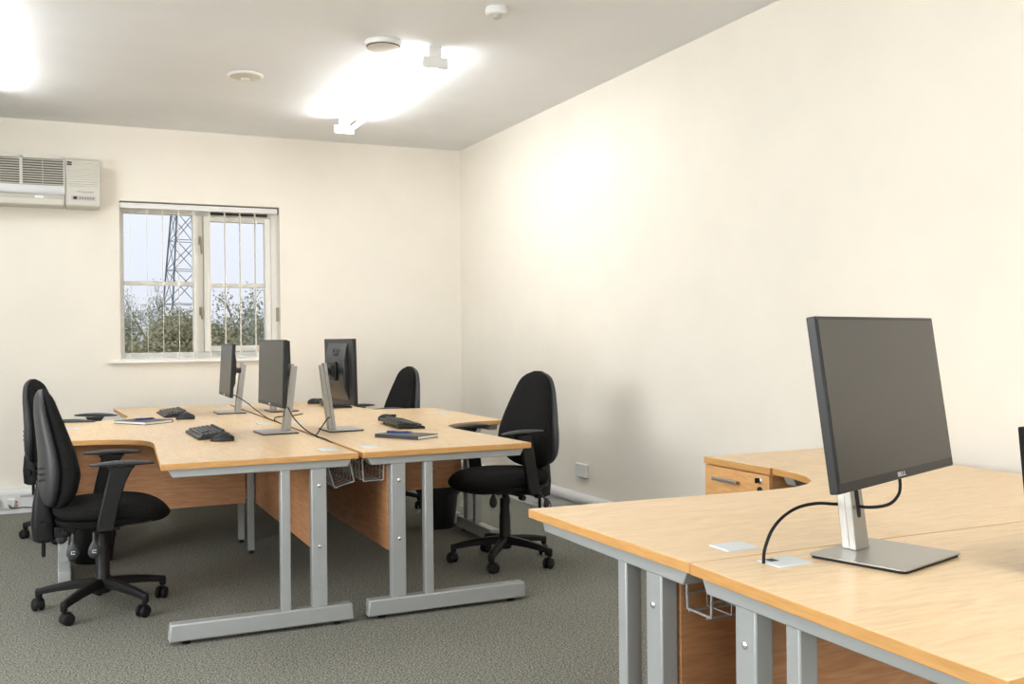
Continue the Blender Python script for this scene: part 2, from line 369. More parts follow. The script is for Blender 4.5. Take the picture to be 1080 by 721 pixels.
# front pair: length runs along world +X
E_O = (1.218, 1.777, 0)
desk('beech office desk along the right wall joined to the drawer pedestal', E_O, -PI/2, mirror=True, du=-.035, corners=(.012, -.006), vin=1.15, length=1.79, udepth=1.118, grommets=('end',), grain='beech_v')
desk('nearest beech office desk, carrying the large tilted monitor', (1.218, 1.773, 0), -PI/2, mirror=False, corners=(.010, -.012), vin=1.2, length=1.79, grommets=('end',), grain='beech_v', near=True, tray=False)

# ------------------------------------------------------------------ drawer pedestal
p = thing('drawer_pedestal', 'wooden desk-high drawer pedestal against the right wall', 'pedestal', (2.36, 2.90, 0))
MB().box(0, .65, 0, .405, TH-TT, TH).build('top', [M['beech_v'], M['edge']], p, bevel=.002)
for fpoly in p.children[0].data.polygons:
    fpoly.material_index = 0 if fpoly.normal.z > .9 else 1
MB().box(.022, .63, .006, .398, .03, TH-TT-.001).build('body', M['drawer'], p, bevel=.001)
for z0, z1 in ((.555, .699), (.405, .549), (.05, .399)):
    dr = MB().box(.002, .021, .005, .399, z0, z1).build('drawer', M['drawer'], p, bevel=.0015)
    hz = z1-.045
    hm = MB(); hm.box(-.022, -.010, .175, .325, hz-.007, hz+.007)
    hm.box(-.012, .003, .180, .194, hz-.005, hz+.005).box(-.012, .003, .306, .320, hz-.005, hz+.005)
    hm.build('handle', M['chrome'], dr, bevel=.003)
    if z0 > .5:
        for zz in (z1-.022, z1-.058):
            lk = MB(); lk.T = Matrix.Translation((.001, .055, zz)) @ Matrix.Rotation(-PI/2, 4, 'Y'); lk.lathe([(.013, 0), (.013, .004), (.009, .006)], 18)
            lk.build('lock', M['bolt'] if zz > z1-.04 else M['rubber'], dr)
        ky = MB().box(-.022, -.004, .053, .057, z1-.03, z1-.012); ky.build('key', M['rubber'], dr, smooth=0)
MB().box(.04, .6, .02, .38, 0, .03).build('plinth', M['rubber'], p, smooth=0)

# ------------------------------------------------------------------ chairs
def ring(cx, cy, z, a, b, e=2.5, n=32, bend=0.0, tilt=0.0):
    out = []
    for i in range(n):
        t = 2*PI*i/n; c, s = math.cos(t), math.sin(t)
        x = a*math.copysign(abs(c)**(2/e), c); y = b*math.copysign(abs(s)**(2/e), s)
        out.append((cx+x+bend*y*y, cy+y, z+tilt*x))
    return out
def interp(tab, t):
    for (t0, v0), (t1, v1) in zip(tab, tab[1:]):
        if t <= t1:
            k = (t-t0)/(t1-t0); k = max(0, min(1, k)); return v0+(v1-v0)*k
    return tab[-1][1]
def make_chair(label, loc, rz, star, adz=0.0, bdz=0.0):
    t = thing('office_chair', label, 'chair', loc, rz, 'black swivel office chairs')
    # star base
    b = MB(); b.lathe([(.030, .075), (.036, .08), (.038, .13), (.032, .15)], 24)
    for k in range(5):
        a = star-rz+k*2*PI/5; b.T = Matrix.Rotation(a, 4, 'Z'); rs = []
        for i in range(9):
            q = i/8; r = .02+.265*q; z = .122-.030*q*q-.004*q; hw = .027-.011*q; hh = .021-.007*q
            rs.append([(r, y*hw, z+zz*hh) for y, zz in ((-1, -1), (-1, .3), (-.55, 1), (.55, 1), (1, .3), (1, -1))])
        b.rings(rs); b.lathe([(.013, .060), (.015, .066), (.0165, .09), (.013, .103)], 14, (.279, 0)); b.T = Matrix.Identity(4)
    b.build('star_base', M['black_plastic'], t, bevel=.002)
    for k in range(5):
        a = star-rz+k*2*PI/5; sw = a+[.8, -1.1, 2.2, -.5, 1.6][k]
        c = MB(); c.T = Matrix.Translation((.279*math.cos(a), .279*math.sin(a), 0)) @ Matrix.Rotation(sw, 4, 'Z')
        c.tube([(0, 0, .072), (0, 0, .045)], .007, 8)
        for sd in (-1, 1):
            o = c.T.copy(); c.T = o @ Matrix.Translation((-.014, sd*.006, .0265)) @ Matrix.Rotation(-sd*PI/2, 4, 'X')
            c.lathe([(.020, -.001), (.0265, .002), (.0265, .013), (.022, .018), (.008, .020)], 20); c.T = o
        # hood
        hs = []
        for i in range(7):
            an = -0.3+i*(PI*.75)/6
            hs.append([(-.014+r_*math.cos(an), y_, .0265+r_*math.sin(an)) for r_, y_ in ((.028, -.021), (.032, -.012), (.032, .012), (.028, .021))])
        c.rings(hs)
        c.build('caster', M['rubber'], t)
    # gas column
    g = MB(); g.lathe([(.034, .12), (.034, .15), (.031, .155), (.030, .255), (.027, .265), (.0255, .345), (.024, .348), (.014, .349), (.014, .40)], 24)
    g.build('gas_column', M['black_plastic'], t)
    # mechanism under the seat
    m = MB(); m.box(-.13, .09, -.065, .065, .378, .41); m.box(-.21, -.12, -.03, .03, .375, .40)
    m.box(.0, .06, -.19, .19, .385, .40); m.tube([(-.16, -.10, .375), (-.16, .10, .375)], .014, 12)
    for sd in (-1, 1): m.box(-.20, -.12, sd*.075-.004, sd*.075+.004, .355, .40)
    m.build('tilt_mechanism', M['black_plastic'], t, bevel=.003)
    for i, (x, y, s_) in enumerate(((-.13, -.15, 1), (-.045, -.16, 1))):
        l = MB(); l.tube([(x+.02, -.06, .385), (x, y, .375), (x, y-.005, .335)], .006, 8)
        o = l.T.copy(); l.T = Matrix.Translation((x, y-.006, .30))
        l.rings([ring(0, 0, z, a_, b_, 2, 16) for z, a_, b_ in ((.045, .006, .005), (.03, .015, .009), (.01, .024, .012), (-.012, .026, .012), (-.028, .016, .009), (-.034, .004, .003))]); l.T = o
        lv = l.build('lever', M['shell'], t)
        MB().box(x-.008, x+.008, y-.0195, y-.0175, .292, .295).box(x-.008, x-.005, y-.0195, y-.0175, .292, .306).box(x-.003, x+.009, y-.0195, y-.0175, .303, .306).build('lever_icon', M['logo'], lv, smooth=0)
    for x_ in (.02, -.085):
        l = MB(); l.tube([(x_, .06, .385), (x_+.01, .19, .378)], .006, 8); l.tube([(x_+.01, .17, .378), (x_+.012, .185, .376), (x_+.012, .215, .374)], [.008, .016, .013], 12); l.build('tension_knob', M['black_plastic'], t)
    l = MB(); l.tube([(-.10, .06, .39), (-.125, .15, .375), (-.15, .165, .345)], .006, 8)
    l.T = Matrix.Translation((-.162, .168, .312)) @ Matrix.Rotation(.25, 4, 'Y')
    l.rings([ring(0, 0, z, a_, b_, 2, 16) for z, a_, b_ in ((.04, .006, .005), (.03, .014, .009), (.01, .023, .012), (-.012, .026, .012), (-.028, .016, .009), (-.034, .004, .003))])
    lv = l.build('lever', M['shell'], t)
    MB().box(-.170, -.158, .1795, .1812, .306, .309).box(-.170, -.167, .1795, .1812, .306, .318).build('lever_icon', M['logo'], lv, smooth=0)
    # seat shell + cushion
    def seat_z(x, y): return 0
    rs = []
    for z, sx, sy in ((.400, .16, .17), (.405, .20, .20), (.418, .225, .222), (.436, .232, .230)):
        rs.append([(px, py, pz) for px, py, pz in ring(.03, 0, z, sx, sy, 3.2, 40)])
    MB().rings(rs).build('seat_shell', M['black_plastic'], t)
    rs = []
    for k in range(15):
        q = k/14; ph = -PI/2+PI*q
        kz = math.sin(ph); kr = max(.0, math.cos(ph))**.42
        r = []
        for px, py, pz in ring(.035, 0, 0, .242*kr+.001, .238*kr+.001, 3.0, 44):
            fr = max(0, (px-.05)/.22)
            top = .505-.018*fr**2-.01*abs(py/.24)**3*0
            top += .012*abs(py/.24)**2 - .010*math.exp(-((px+.05)/.12)**2)*(1-abs(py/.24))
            if px < -.1: top += .02*((-.1-px)/.1)**2
            bot = .420-.042*fr**1.1
            r.append((px+(.012*fr*(1-abs(kz))), py, (top+bot)/2+kz*(top-bot)/2))
        rs.append(r)
    MB().rings(rs).build('seat', M['fabric'], t)
    # backrest cushion and shell (lofted, narrow rounded top, broad lumbar)
    Z0, Z1 = .475+bdz, 1.005+bdz
    wt = [(0, .10), (.06, .165), (.14, .198), (.26, .215), (.38, .213), (.55, .192), (.72, .163), (.86, .135), (.94, .108), (.98, .075), (1, .03)]
    cx_ = [(0, -.200), (.15, -.185), (.3, -.178), (.45, -.185), (.6, -.200), (.8, -.222), (1, -.238)]
    th = [(0, .018), (.06, .035), (.15, .050), (.3, .056), (.5, .048), (.75, .036), (.93, .024), (1, .008)]
    def sm(tab, q): return sum(interp(tab, min(1, max(0, q+d_))) for d_ in (-.03, -.015, 0, .015, .03))/5
    rs = []; rb = []; N = 30
    for k in range(N+1):
        q = k/N; z = Z0+(Z1-Z0)*q; w_ = sm(wt, q); c_ = sm(cx_, q); h_ = sm(th, q)
        if k in (0, N): w_ *= .6; h_ *= .6
        rs.append(ring(c_+h_*.55, 0, z, h_, w_, 2.6, 36, bend=.35))
    MB().rings(rs).build('backrest', M['fabric'], t)
    for k in range(N+1):
        q = k/N; z = Z0+.012+(Z1-Z0-.012)*q; w_ = sm(wt, q)*.985; c_ = sm(cx_, q); h_ = sm(th, q)
        if k in (0, N): w_ *= .6; h_ *= .5
        rb.append(ring(c_-h_*.55-.006, 0, z, h_*.75+.006, w_, 2.3, 36, bend=.30))
    sh = MB().rings(rb).build('back_shell', M['shell'], t)
    gv = MB()
    for k in range(3):
        z = .60+k*.026
        for sd in (-1, 1):
            c_ = sm(cx_, (z-Z0)/(Z1-Z0)); h_ = sm(th, (z-Z0)/(Z1-Z0)); x0 = c_-h_*.55-.006-(h_*.75+.006)
            wz = sm(wt, (z-Z0)/(Z1-Z0))*.985; az = h_*.75+.006
            gv.tube([(c_-h_*.55-.006-az*(max(0, 1-(yy/wz)**2.3))**(1/2.3)+.30*yy*yy, sd*yy, z+.14*yy) for yy in (.05, .08, .11, .14, .165, .185)], [.001, .004, .0055, .0055, .004, .001], 6)
    gv.build('shell_vent', M['dark'], sh)
    # bracket linking back to mechanism
    bk = MB(); bk.rings([ring(x_, 0, z_, a_, b_, 4, 20) for x_, z_, a_, b_ in ((-.240, .330, .030, .04), (-.240, .342, .048, .058), (-.243, .42, .050, .062), (-.247, .50, .038, .06), (-.25, .60, .018, .04))])
    bk.box(-.235, -.15, -.028, .028, .372, .392)
    bk.build('back_bracket', M['black_plastic'], t, bevel=.002)
    kn = MB(); kn.tube([(-.243, 0, .35), (-.243, 0, .262)], [.009, .0085], 10); kn.tube([(-.25, -.058, .41), (-.25, -.078, .41)], [.02, .018], 14); kn.build('height_knob', M['rubber'], t)
    # arms
    for sd in (-1, 1):
        am = MB(); y = sd*.25
        am.rings([[(x_-w2, y-.013, z_), (x_+w2, y-.013, z_), (x_+w2, y+.013, z_), (x_-w2, y+.013, z_)] for x_, w2, z_ in ((-.005, .035, .395), (-.003, .036, .42), (.015, .036, .50), (.040, .038, .60+adz), (.060, .045, .655+adz), (.062, .060, .672+adz))])
        am.box(-.035, .025, min(y, y-sd*.09), max(y, y-sd*.09), .392, .405)
        ao = am.build('armrest', M['black_plastic'], t, bevel=.005)
        pd = MB(); rr = []
        for i in range(11):
            q = i/10; x_ = -.065+.265*q; hw = .034*max(.12, math.sin(PI*min(1, max(0, q*.96+.02)))**.35); hh = .012*max(.35, math.sin(PI*(q*.92+.04))**.5); zc = .684+adz+.004*math.sin(PI*q)-.004*q
            rr.append([(x_, y+hw*math.cos(an), zc+hh*math.sin(an)) for an in [2*PI*j/14 for j in range(14)]])
        pd.rings(rr); pd.build('arm_pad', M['shell'], ao, smooth=60)
    return t
st = math.radians(18)
make_chair('nearest black office chair at left, seen side on with both armrests', (.178, 4.885, 0), .03, st)
make_chair('black office chair mostly hidden behind the leftmost nearest chair', (.088, 6.80, 0), -.30, math.radians(30), adz=.052, bdz=-.02)
make_chair('black office chair at the right, tall back facing the camera', (2.195, 4.90, 0), PI+.22, math.radians(15), adz=.04, bdz=.022)
make_chair('farthest black office chair, only its back rising above the desks', (2.10, 6.86, 0), PI+.12, math.radians(40), adz=.04, bdz=.005)

# ------------------------------------------------------------------ monitors
def monitor(label, stem, face, centre, w, h, tilt, base_face=None, bw=.245, bd=.19, group='desktop monitors', slot=True, stem_h=None):
    """face: world angle of the screen normal. centre: world position of the screen face centre; stem = base point on the desk"""
    t = thing('computer_monitor', label, 'monitor', (stem[0], stem[1], TH), 0, group)
    bf = face if base_face is None else base_face
    B = Matrix.Rotation(bf+PI/2, 4, 'Z')        # local -Y is the screen direction
    b = MB(); b.T = B
    pts = []
    x0, x1, y0, y1 = -bw/2, bw/2, -bd+.055, .055
    for cxx, cyy, a0 in ((x1-.012, y1-.012, 0), (x0+.012, y1-.012, PI/2), (x0+.012, y0+.012, PI), (x1-.012, y0+.012, 1.5*PI)):
        pts += [(cxx+.012*math.cos(a0+k*PI/6), cyy+.012*math.sin(a0+k*PI/6)) for k in range(4)]
    b.prism(pts, .006, .0095); bo = b.build('base', M['chrome'], t, bevel=.001)
    b = MB(); b.T = B; b.prism([(x*.97, (y-(-bd/2+.055))*.97+(-bd/2+.055)) for x, y in pts], 0, .006); b.build('base_underside', M['rubber'], bo, smooth=0)
    cz = centre[2]-TH
    sh = stem_h or cz+.045
    LEAN = .13
    s = MB(); s.T = B
    lean = -.0+.0
    if slot:
        S = Matrix.Identity(4); S[1][2] = LEAN
        s.T = B @ S
        s.prism_y([(-.028, .0095), (.028, .0095), (.022, sh), (-.022, sh)], -.008, .010)
        s.prism_y([(-.024, .0095), (.024, .0095), (.014, sh-.012), (-.014, sh-.012)], .010, .030)
    so = s.build('stand', M['chrome'], t, bevel=.002)
    sl = MB(); sl.T = B @ S; sl.box(-.007, .007, -.0092, -.007, .085, .135); sl.tube([(0, -.0088, .135), (0, -.0072, .135)], .007, 12); sl.tube([(0, -.0088, .085), (0, -.0072, .085)], .007, 12)
    sl.build('cable_slot', M['dark'], so)
    R = Matrix.Translation((centre[0]-stem[0], centre[1]-stem[1], cz)) @ Matrix.Rotation(face+PI/2, 4, 'Z') @ Matrix.Rotation(-tilt, 4, 'X')
    k = MB(); k.T = R; k.box(-w/2, w/2, .0, .021, -h/2, h/2); body = k.build('housing', M['bezel'], t, bevel=.003)
    k = MB(); k.T = R; k.box(-w/2+.007, w/2-.007, -.0008, .001, -h/2+.020, h/2-.007); k.build('screen', M['screen'], body, smooth=0)
    k = MB(); k.T = R
    k.prism_x([(.020, -h/2+.02), (.020, h/2-.02), (.030, h/2-.05), (.044, h/2-.11), (.044, -h/2+.09), (.030, -h/2+.05)], -w/2+.09, w/2-.09); bk = k.build('rear_cover', M['back'], body, bevel=.004)
    k = MB(); k.T = R; k.box(-.02, .02, .046, .0475, h/2-.09, h/2-.078); k.tube([(0, .043, h/2-.06), (0, .048, h/2-.06)], .012, 16); k.build('rear_emblem', M['shell'], bk)
    # mount joint
    inv = (Matrix.Rotation(face+PI/2, 4, 'Z')).inverted()
    pj = Vector((stem[0]-centre[0], stem[1]-centre[1], 0)); lj = inv @ pj
    k = MB(); k.T = R; k.box(-.05, .05, .046, .056, -.05, .05); k.tube([(0, .050, 0), (0, max(.07, lj.y-.006+.13*cz), .0)], .018, 14); k.box(-.03, .03, .055, .068, -.03, .03)
    k.build('mount', M['mount'], t, bevel=.003)
    # brand letters on the chin
    k = MB(); k.T = R @ Matrix.Translation((0, -.0006, -h/2+.0105)); hh = .0046; ww = .0042; g_ = .0105; tk = .0013
    def seg(x0, x1, z0, z1): k.box(x0, x1, -.0006, .001, z0, z1)
    for i, ltr in enumerate('DELL'):
        x = -.0185+i*g_
        seg(x, x+tk, -hh, hh)
        if ltr == 'D': seg(x, x+.006, hh-tk, hh); seg(x, x+.006, -hh, -hh+tk); seg(x+.006, x+.006+tk, -hh+tk, hh-tk)
        if ltr == 'E': seg(x, x+.0075, hh-tk, hh); seg(x, x+.0075, -hh, -hh+tk); seg(x, x+.0065, -tk/2, tk/2)
        if ltr == 'L': seg(x, x+.0075, -hh, -hh+tk)
    k.build('maker_name', M['logo'], body, smooth=0)
    return t
s1 = 1.09
monitor('large tilted monitor with aluminium stand on the nearest desk', (1.622, 1.684), -1.205, (1.497*s1, 1.47*s1, 1.219-(1.219-1.092)*s1), .53*s1, .321*s1, .137, base_face=-1.285, bw=.25, bd=.225, stem_h=.27)
MW, MHh = .545, .345
monitor('monitor nearest the window, screen turned towards the far left chair', (1.085, 6.82), PI-.02, (1.015, 6.78, 1.018), MW, MHh, .06)
monitor('middle monitor in front of the window, screen facing the left chairs', (1.075, 5.23), PI+.04, (1.018, 5.27, 1.043), MW, MHh, .03)
monitor('monitor showing its dark back, on the near right desk of four', (1.335, 5.20), .02, (1.395, 5.235, 1.045), MW, MHh, .02)
monitor('monitor almost hidden behind the middle monitor on the far right desk', (1.345, 6.80), .02, (1.40, 6.85, 1.035), MW, MHh, .02)
monitor('small monitor cut off by the right edge of the photo', (2.03, 1.44), -PI/2-.03, (2.02, 1.365, .888), .49, .28, .10, bw=.22, bd=.18, stem_h=.2)

# cables
def cable(label, pts, r=.0032, m='rubber', grp=None):
    o = MB().tube(smooth_path(pts), r, 8).build('cable', M[m], None, smooth=60); tag(o, label, 'cable', grp); return o
ZT = TH+.006
cable('black cable looping from the cable port to the large tilted monitor', [(1.368, 1.700, TH-.05), (1.366, 1.700, TH+.01), (1.374, 1.702, .768), (1.396, 1.706, .800), (1.432, 1.712, .824), (1.48, 1.72, .838), (1.54, 1.73, .840), (1.59, 1.735, .834), (1.625, 1.725, .831), (1.632, 1.67, .833), (1.665, 1.645, .840), (1.695, 1.645, .858), (1.712, 1.655, .88), (1.716, 1.665, .91)], .0036)
cable('black cable curling from the monitor nearest the window to the desk seam', [(1.04, 6.62, .86), (1.10, 6.55, .82), (1.14, 6.35, .77), (1.165, 6.1, ZT), (1.176, 5.9, ZT-.003), (1.176, 5.7, TH-.01)])
cable('black cable hanging from the middle monitor to the desk seam', [(1.055, 5.02, .875), (1.075, 4.96, .82), (1.12, 4.90, .765), (1.165, 4.84, ZT), (1.176, 4.74, ZT-.003), (1.176, 4.55, TH-.008)])
cable('black cable drooping from the near right stand to the seam', [(1.34, 5.2, .80), (1.30, 5.17, .80), (1.25, 5.10, .765), (1.205, 5.02, ZT), (1.178, 4.95, ZT-.004), (1.176, 4.85, TH-.01)])
cable('short black cable lying across the seam beside the hidden monitor', [(1.44, 6.4, ZT-.001), (1.33, 6.25, ZT-.001), (1.24, 6.22, ZT-.001), (1.19, 6.05, ZT-.001), (1.176, 5.95, TH-.01)])

# ------------------------------------------------------------------ keyboards and mice
def keyboard(label, loc, rz):
    # local x: width (long), local y: depth, +y = far side with the feet
    t = thing('keyboard', label, 'keyboard', (loc[0], loc[1], TH), rz, 'black keyboards')
    k = MB(); k.prism_x([(-.075, .001), (-.075, .010), (-.068, .014), (.068, .031), (.075, .028), (.075, .014), (.07, .012)], -.225, .225)
    k.build('keyboard_case', M['bezel'], t, bevel=.002)
    kk = MB(); ang = math.atan2(.017, .136); R = Matrix.Rotation(ang, 3, 'X')
    def key(x0, x1, row):
        y = -.050+row*.0205+(.006 if row == 5 else 0); z = .0165+(y+.068)*.125
        kk.rings([[(x0, y-.0088, z-.001), (x1, y-.0088, z-.001), (x1, y+.0088, z+.0012), (x0, y+.0088, z+.0012)], [(x0+.002, y-.007, z+.0065), (x1-.002, y-.007, z+.0065), (x1-.002, y+.006, z+.0083), (x0+.002, y+.006, z+.0083)]])
    P = .0192
    for row in range(6):
        x = -.217
        widths = {0: [1.25, 1.25, 1.25, 6.25, 1.25, 1.25, 1.25, 1.25], 1: [2.25]+[1]*10+[2.75], 2: [1.75]+[1]*11+[2.25], 3: [1.5]+[1]*12+[1.5], 4: [1]*13+[2], 5: [1, -1]+[1]*4+[-.5]+[1]*4+[-.5]+[1]*4}[row]
        for wv in widths:
            if wv > 0: key(x+.0006, x+wv*P-.0006, row)
            x += abs(wv)*P
        x = -.217+15.3*P
        for j in range(3):
            if row not in (2,) and not (row == 1 and j != 1): key(x+j*P+.0006, x+(j+1)*P-.0006, row)
        x += 3.35*P
        for j in range(4):
            if row < 5 and x+(j+1)*P < .224: key(x+j*P+.0006, x+(j+1)*P-.0006, row)
    kk.build('keys', M['key'], t, smooth=0)
    for sx in (-.18, .18):
        MB().box(sx-.012, sx+.012, .055, .06, 0, .014).build('keyboard_foot', M['bezel'], t, smooth=0)
    return t
kb = keyboard('black keyboard on the near left desk, mouse beside it', (.69, 5.25), -PI/2+.02)
dup(kb, (.68, 6.80, TH), -PI/2+.02, 'black keyboard on the far left desk near the window')
dup(kb, (1.74, 5.28, TH), PI/2-.08, 'black keyboard behind the notebook on the near right desk')
dup(kb, (1.82, 7.04, TH), PI/2-.05, 'black keyboard on the far right desk seen end on')
def mouse(label, loc, rz):
    t = thing('computer_mouse', label, 'mouse', (loc[0], loc[1], TH), rz, 'black computer mice')
    rs = []
    for i in range(13):
        q = i/12; x = -.055+.11*q; hw = .031*max(.15, math.sin(PI*(q*.94+.03))**.45); hh = .038*max(.18, math.sin(PI*(q*.9+.06)**.85)**.6)
        rs.append([(x, hw*math.cos(a_), max(0.001, .004+hh*.95*max(0, math.sin(a_)) - (.003 if math.sin(a_) < 0 else 0))) for a_ in [2*PI*j/20 for j in range(20)]])
    b = MB().rings(rs).build('mouse_body', M['bezel'], t, smooth=70)
    MB().tube([(.026, -.004, .030), (.026, .004, .030)], .008, 14).build('scroll_wheel', M['rubber'], t)
    MB().box(.005, .052, -.0008, .0008, .020, .0365).build('button_split', M['dark'], t, smooth=0)
    return t
ms = mouse('black mouse beside the near left keyboard', (.72, 4.93), PI-.35)
dup(ms, (.715, 6.39, TH), PI-.2, 'black mouse beside the far left keyboard by the notebook')
dup(ms, (1.775, 5.65, TH), -.3, 'black mouse just beyond the near right keyboard')
dup(ms, (1.765, 7.42, TH), -.2, 'black mouse beyond the keyboard on the far right desk')

# notebooks and pens
def notebook(label, c, rz, lx, ly, cov=True):
    t = thing('notebook', label, 'notebook', (c[0], c[1], TH), rz, 'notebooks')
    MB().box(-lx/2+.004, lx/2-.003, -ly/2+.003, ly/2-.003, .003, .015).build('pages', M['paper'], t, bevel=.001)
    MB().box(-lx/2, lx/2, -ly/2, ly/2, 0, .003).box(-lx/2, lx/2, -ly/2, ly/2, .0152, .018).box(-lx/2-.001, -lx/2+.003, -ly/2, ly/2, 0.0005, .0175).build('cover', M['cover'], t, bevel=.001)
    return t
notebook('black covered notebook lying on the near right desk beneath a pen', (1.557, 4.65), .54, .155, .275)
notebook('thin dark notebook with white page edges on the far left desk', (.462, 6.26), PI+.60, .20, .275)
def pen(label, c, z, rz):
    t = thing('pen', label, 'pen', (c[0], c[1], z), rz, 'blue pens')
    MB().tube([(-.062, 0, 0), (-.055, 0, 0), (.045, 0, 0)], [.0045, .005, .005], 10).build('barrel', M['blue'], t)
    MB().tube([(.045, 0, 0), (.06, 0, 0), (.068, 0, 0)], [.0045, .003, .001], 10).build('tip', M['blue'], t)
    MB().box(-.062, -.02, -.0012, .0012, .0052, .0066).build('clip', M['blue'], t, smooth=0)
    return t
pen('blue pen on top of the black notebook on the near right desk', (1.535, 4.70), TH+.018+.0052, -.62)
pen('blue pen on top of the notebook on the far left desk', (.47, 6.28), TH+.018+.0052, .5)

# waste bins
def bin_(label, loc):
    t = thing('waste_bin', label, 'bin', loc, 0, 'black waste bins')
    o = MB(); n = 28
    prof = [(.0, .004), (.095, .004), (.097, .0), (.100, .004), (.132, .255), (.139, .258), (.139, .27), (.131, .27), (.097, .012), (.0, .012)]
    vs = []; fs = []
    for r, z in prof: vs += [(max(r, .0005)*math.cos(2*PI*i/n), max(r, .0005)*math.sin(2*PI*i/n), z) for i in range(n)]
    for a in range(len(prof)-1):
        for i in range(n): j = (i+1) % n; fs.append((a*n+i, a*n+j, (a+1)*n+j, (a+1)*n+i))
    o.add(vs, fs); o.build('bin_body', M['bin'], t)
    lg = MB(); rr = []
    nn = 40
    for r, z in ((.126, .245), (.141, .262), (.146, .268), (.143, .225)):
        rr.append([((r+.003*math.sin(7*2*PI*i/nn))*math.cos(2*PI*i/nn), (r+.003*math.sin(5*2*PI*i/nn))*math.sin(2*PI*i/nn), z+(.008*math.sin(9*2*PI*i/nn) if z < .24 else 0)) for i in range(nn)])
    lg.rings(rr, cap=False); lg.build('bin_liner', M['bin'], t, smooth=20)
    return t
b0 = bin_('black waste bin under the right desks beside a table leg', (2.225, 6.01, 0))
dup(b0, (.168, 5.97, 0), 1.0, 'black waste bin behind the nearest left chair')

# ------------------------------------------------------------------ air conditioner
ac = thing('air_conditioner', 'off-white wall mounted air conditioner left of the window', 'air conditioner', (-.03, YB, 2.18))
ax0, ax1, ay = -.80, .33, -.20
MB().box(ax0, .095, ay+.02, -.0005, 0, .345).build('body', M['ac'], ac, bevel=.012)
MB().box(.096, ax1, ay, -.0005, -.003, .343).build('side_cover', M['ac'], ac, bevel=.018, seg=4)
gr = MB()
bays = [(-.78, -.505), (-.49, -.195), (-.175, -.050), (-.046, .085)]
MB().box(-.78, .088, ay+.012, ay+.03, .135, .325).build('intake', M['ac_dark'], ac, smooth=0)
for k in range(11):
    z = .143+k*.0172
    gr.T = Matrix.Identity(4)
    for (g0, g1) in bays:
        gr.prism_x([(ay, z), (ay+.004, z+.0065), (ay+.016, z+.009), (ay+.016, z+.002)], g0, g1)
gr.box(-.80, -.78, ay-.001, ay+.03, .125, .34).box(-.505, -.49, ay-.001, ay+.03, .125, .34).box(-.195, -.175, ay-.001, ay+.03, .125, .34).box(-.050, -.046, ay-.001, ay+.03, .125, .34).box(.084, .095, ay-.001, ay+.03, .125, .34).box(-.80, .095, ay-.001, ay+.03, .327, .345)
gr.build('grille', M['ac'], ac, smooth=0)
MB().prism_x([(ay, .14), (ay-.004, .10), (ay+.006, .078), (ay+.03, .078), (ay+.03, .14)], -.80, .094).build('lip', M['ac_lip'], ac, bevel=.003)
MB().prism_x([(ay+.008, .072), (ay+.03, .022), (ay+.04, .022), (ay+.03, .072)], -.79, .09).build('louvre', M['ac'], ac, bevel=.001)
MB().box(-.795, .094, ay+.035, ay+.05, .008, .02).build('outlet_slot', M['dark'], ac, smooth=0)
q = MB()
for k in range(12): q.prism_x([(ay-.0005, .142+k*.0165), (ay-.004, .146+k*.0165), (ay-.0005, .152+k*.0165)], .112, ax1-.02)
q.build('rib_moulding', M['ac'], ac, smooth=0)
MB().box(.108, .140, ay-.006, ay-.003, .305, .315).box(.108, .140, ay-.006, ay-.003, .290, .300).build('maker_mark', M['dark'], ac, smooth=0)
cp = MB().box(.135, .292, ay-.002, ay+.001, .045, .075).build('control_strip', mat('grey_strip', srgb(176, 174, 168), .4), ac, smooth=0)
MB().box(.148, .172, ay-.003, ay, .05, .070).build('display', M['dark'], ac, smooth=0)
q = MB()
for k in range(6): q.box(.188+k*.017, .198+k*.017, ay-.0032, ay, .055, .064)
q.build('buttons', M['ac_dark'], ac, smooth=0)
q = MB()
for k in range(12): q.box(.172+k*.0095, .178+k*.0095, ay-.0012, ay+.001, .103, .108)
for k in range(8): q.box(.205+k*.0095, .211+k*.0095, ay-.0012, ay+.001, .094, .097)
q.build('model_text', M['ac_dark'], ac, smooth=0)
MB().box(-.10, -.045, ay+.010, ay+.02, .05, .066).build('sticker', M['white_p'], ac, smooth=0)

# ------------------------------------------------------------------ ceiling fixtures
def batten(label, x, y0, y1):
    t = thing('strip_light', label, 'light', (x, (y0+y1)/2, ZC), 0, 'fluorescent ceiling battens'); h = (y1-y0)/2
    MB().box(-.026, .026, -h+.03, h-.03, -.045, -.0005).build('batten_body', M['white_p'], t, bevel=.003)
    for sd in (-1, 1):
        MB().box(-.037, .037, min(sd*(h-.03), sd*h), max(sd*(h-.03), sd*h), -.06, -.0005).box(-.072, .072, min(sd*(h-.022), sd*(h+.004)), max(sd*(h-.022), sd*(h+.004)), -.116, -.056).build('end_cap', M['white_p'], t, bevel=.003)
    for sd in (-1, 1):
        MB().tube([(sd*.042, -h+.017, -.085), (sd*.042, h-.017, -.085)], .0135, 12).build('tube', M['tube'], t)
    return t
batten('lit strip light on the ceiling above the room corner', 1.905, 5.12, 7.04)
batten('lit strip light at the left edge of the photo', -.43, 5.12, 7.04)
batten('lit strip light above the wall desks, outside the photo', 1.90, -.9, 1.0)
batten('added unseen strip light behind the camera on the left', -.50, 1.0, 2.92)  # extra batten out of view, added to carry more ceiling light
def rnd(label, name, cat, x, y, parts):
    t = thing(name, label, cat, (x, y, ZC))
    for nm, prof, m in parts: MB().lathe(prof, 40).build(nm, m, t)
    return t
rnd('small white smoke detector near the top edge of the photo', 'smoke_detector', 'detector', 1.955, 4.40, [('base', [(.052, -.0005), (.056, -.008), (.054, -.034), (.048, -.04)], M['white_p']), ('sensor', [(.022, -.04), (.024, -.048), (.016, -.054)], mat('sensor_grey', srgb(190, 188, 182), .5))])
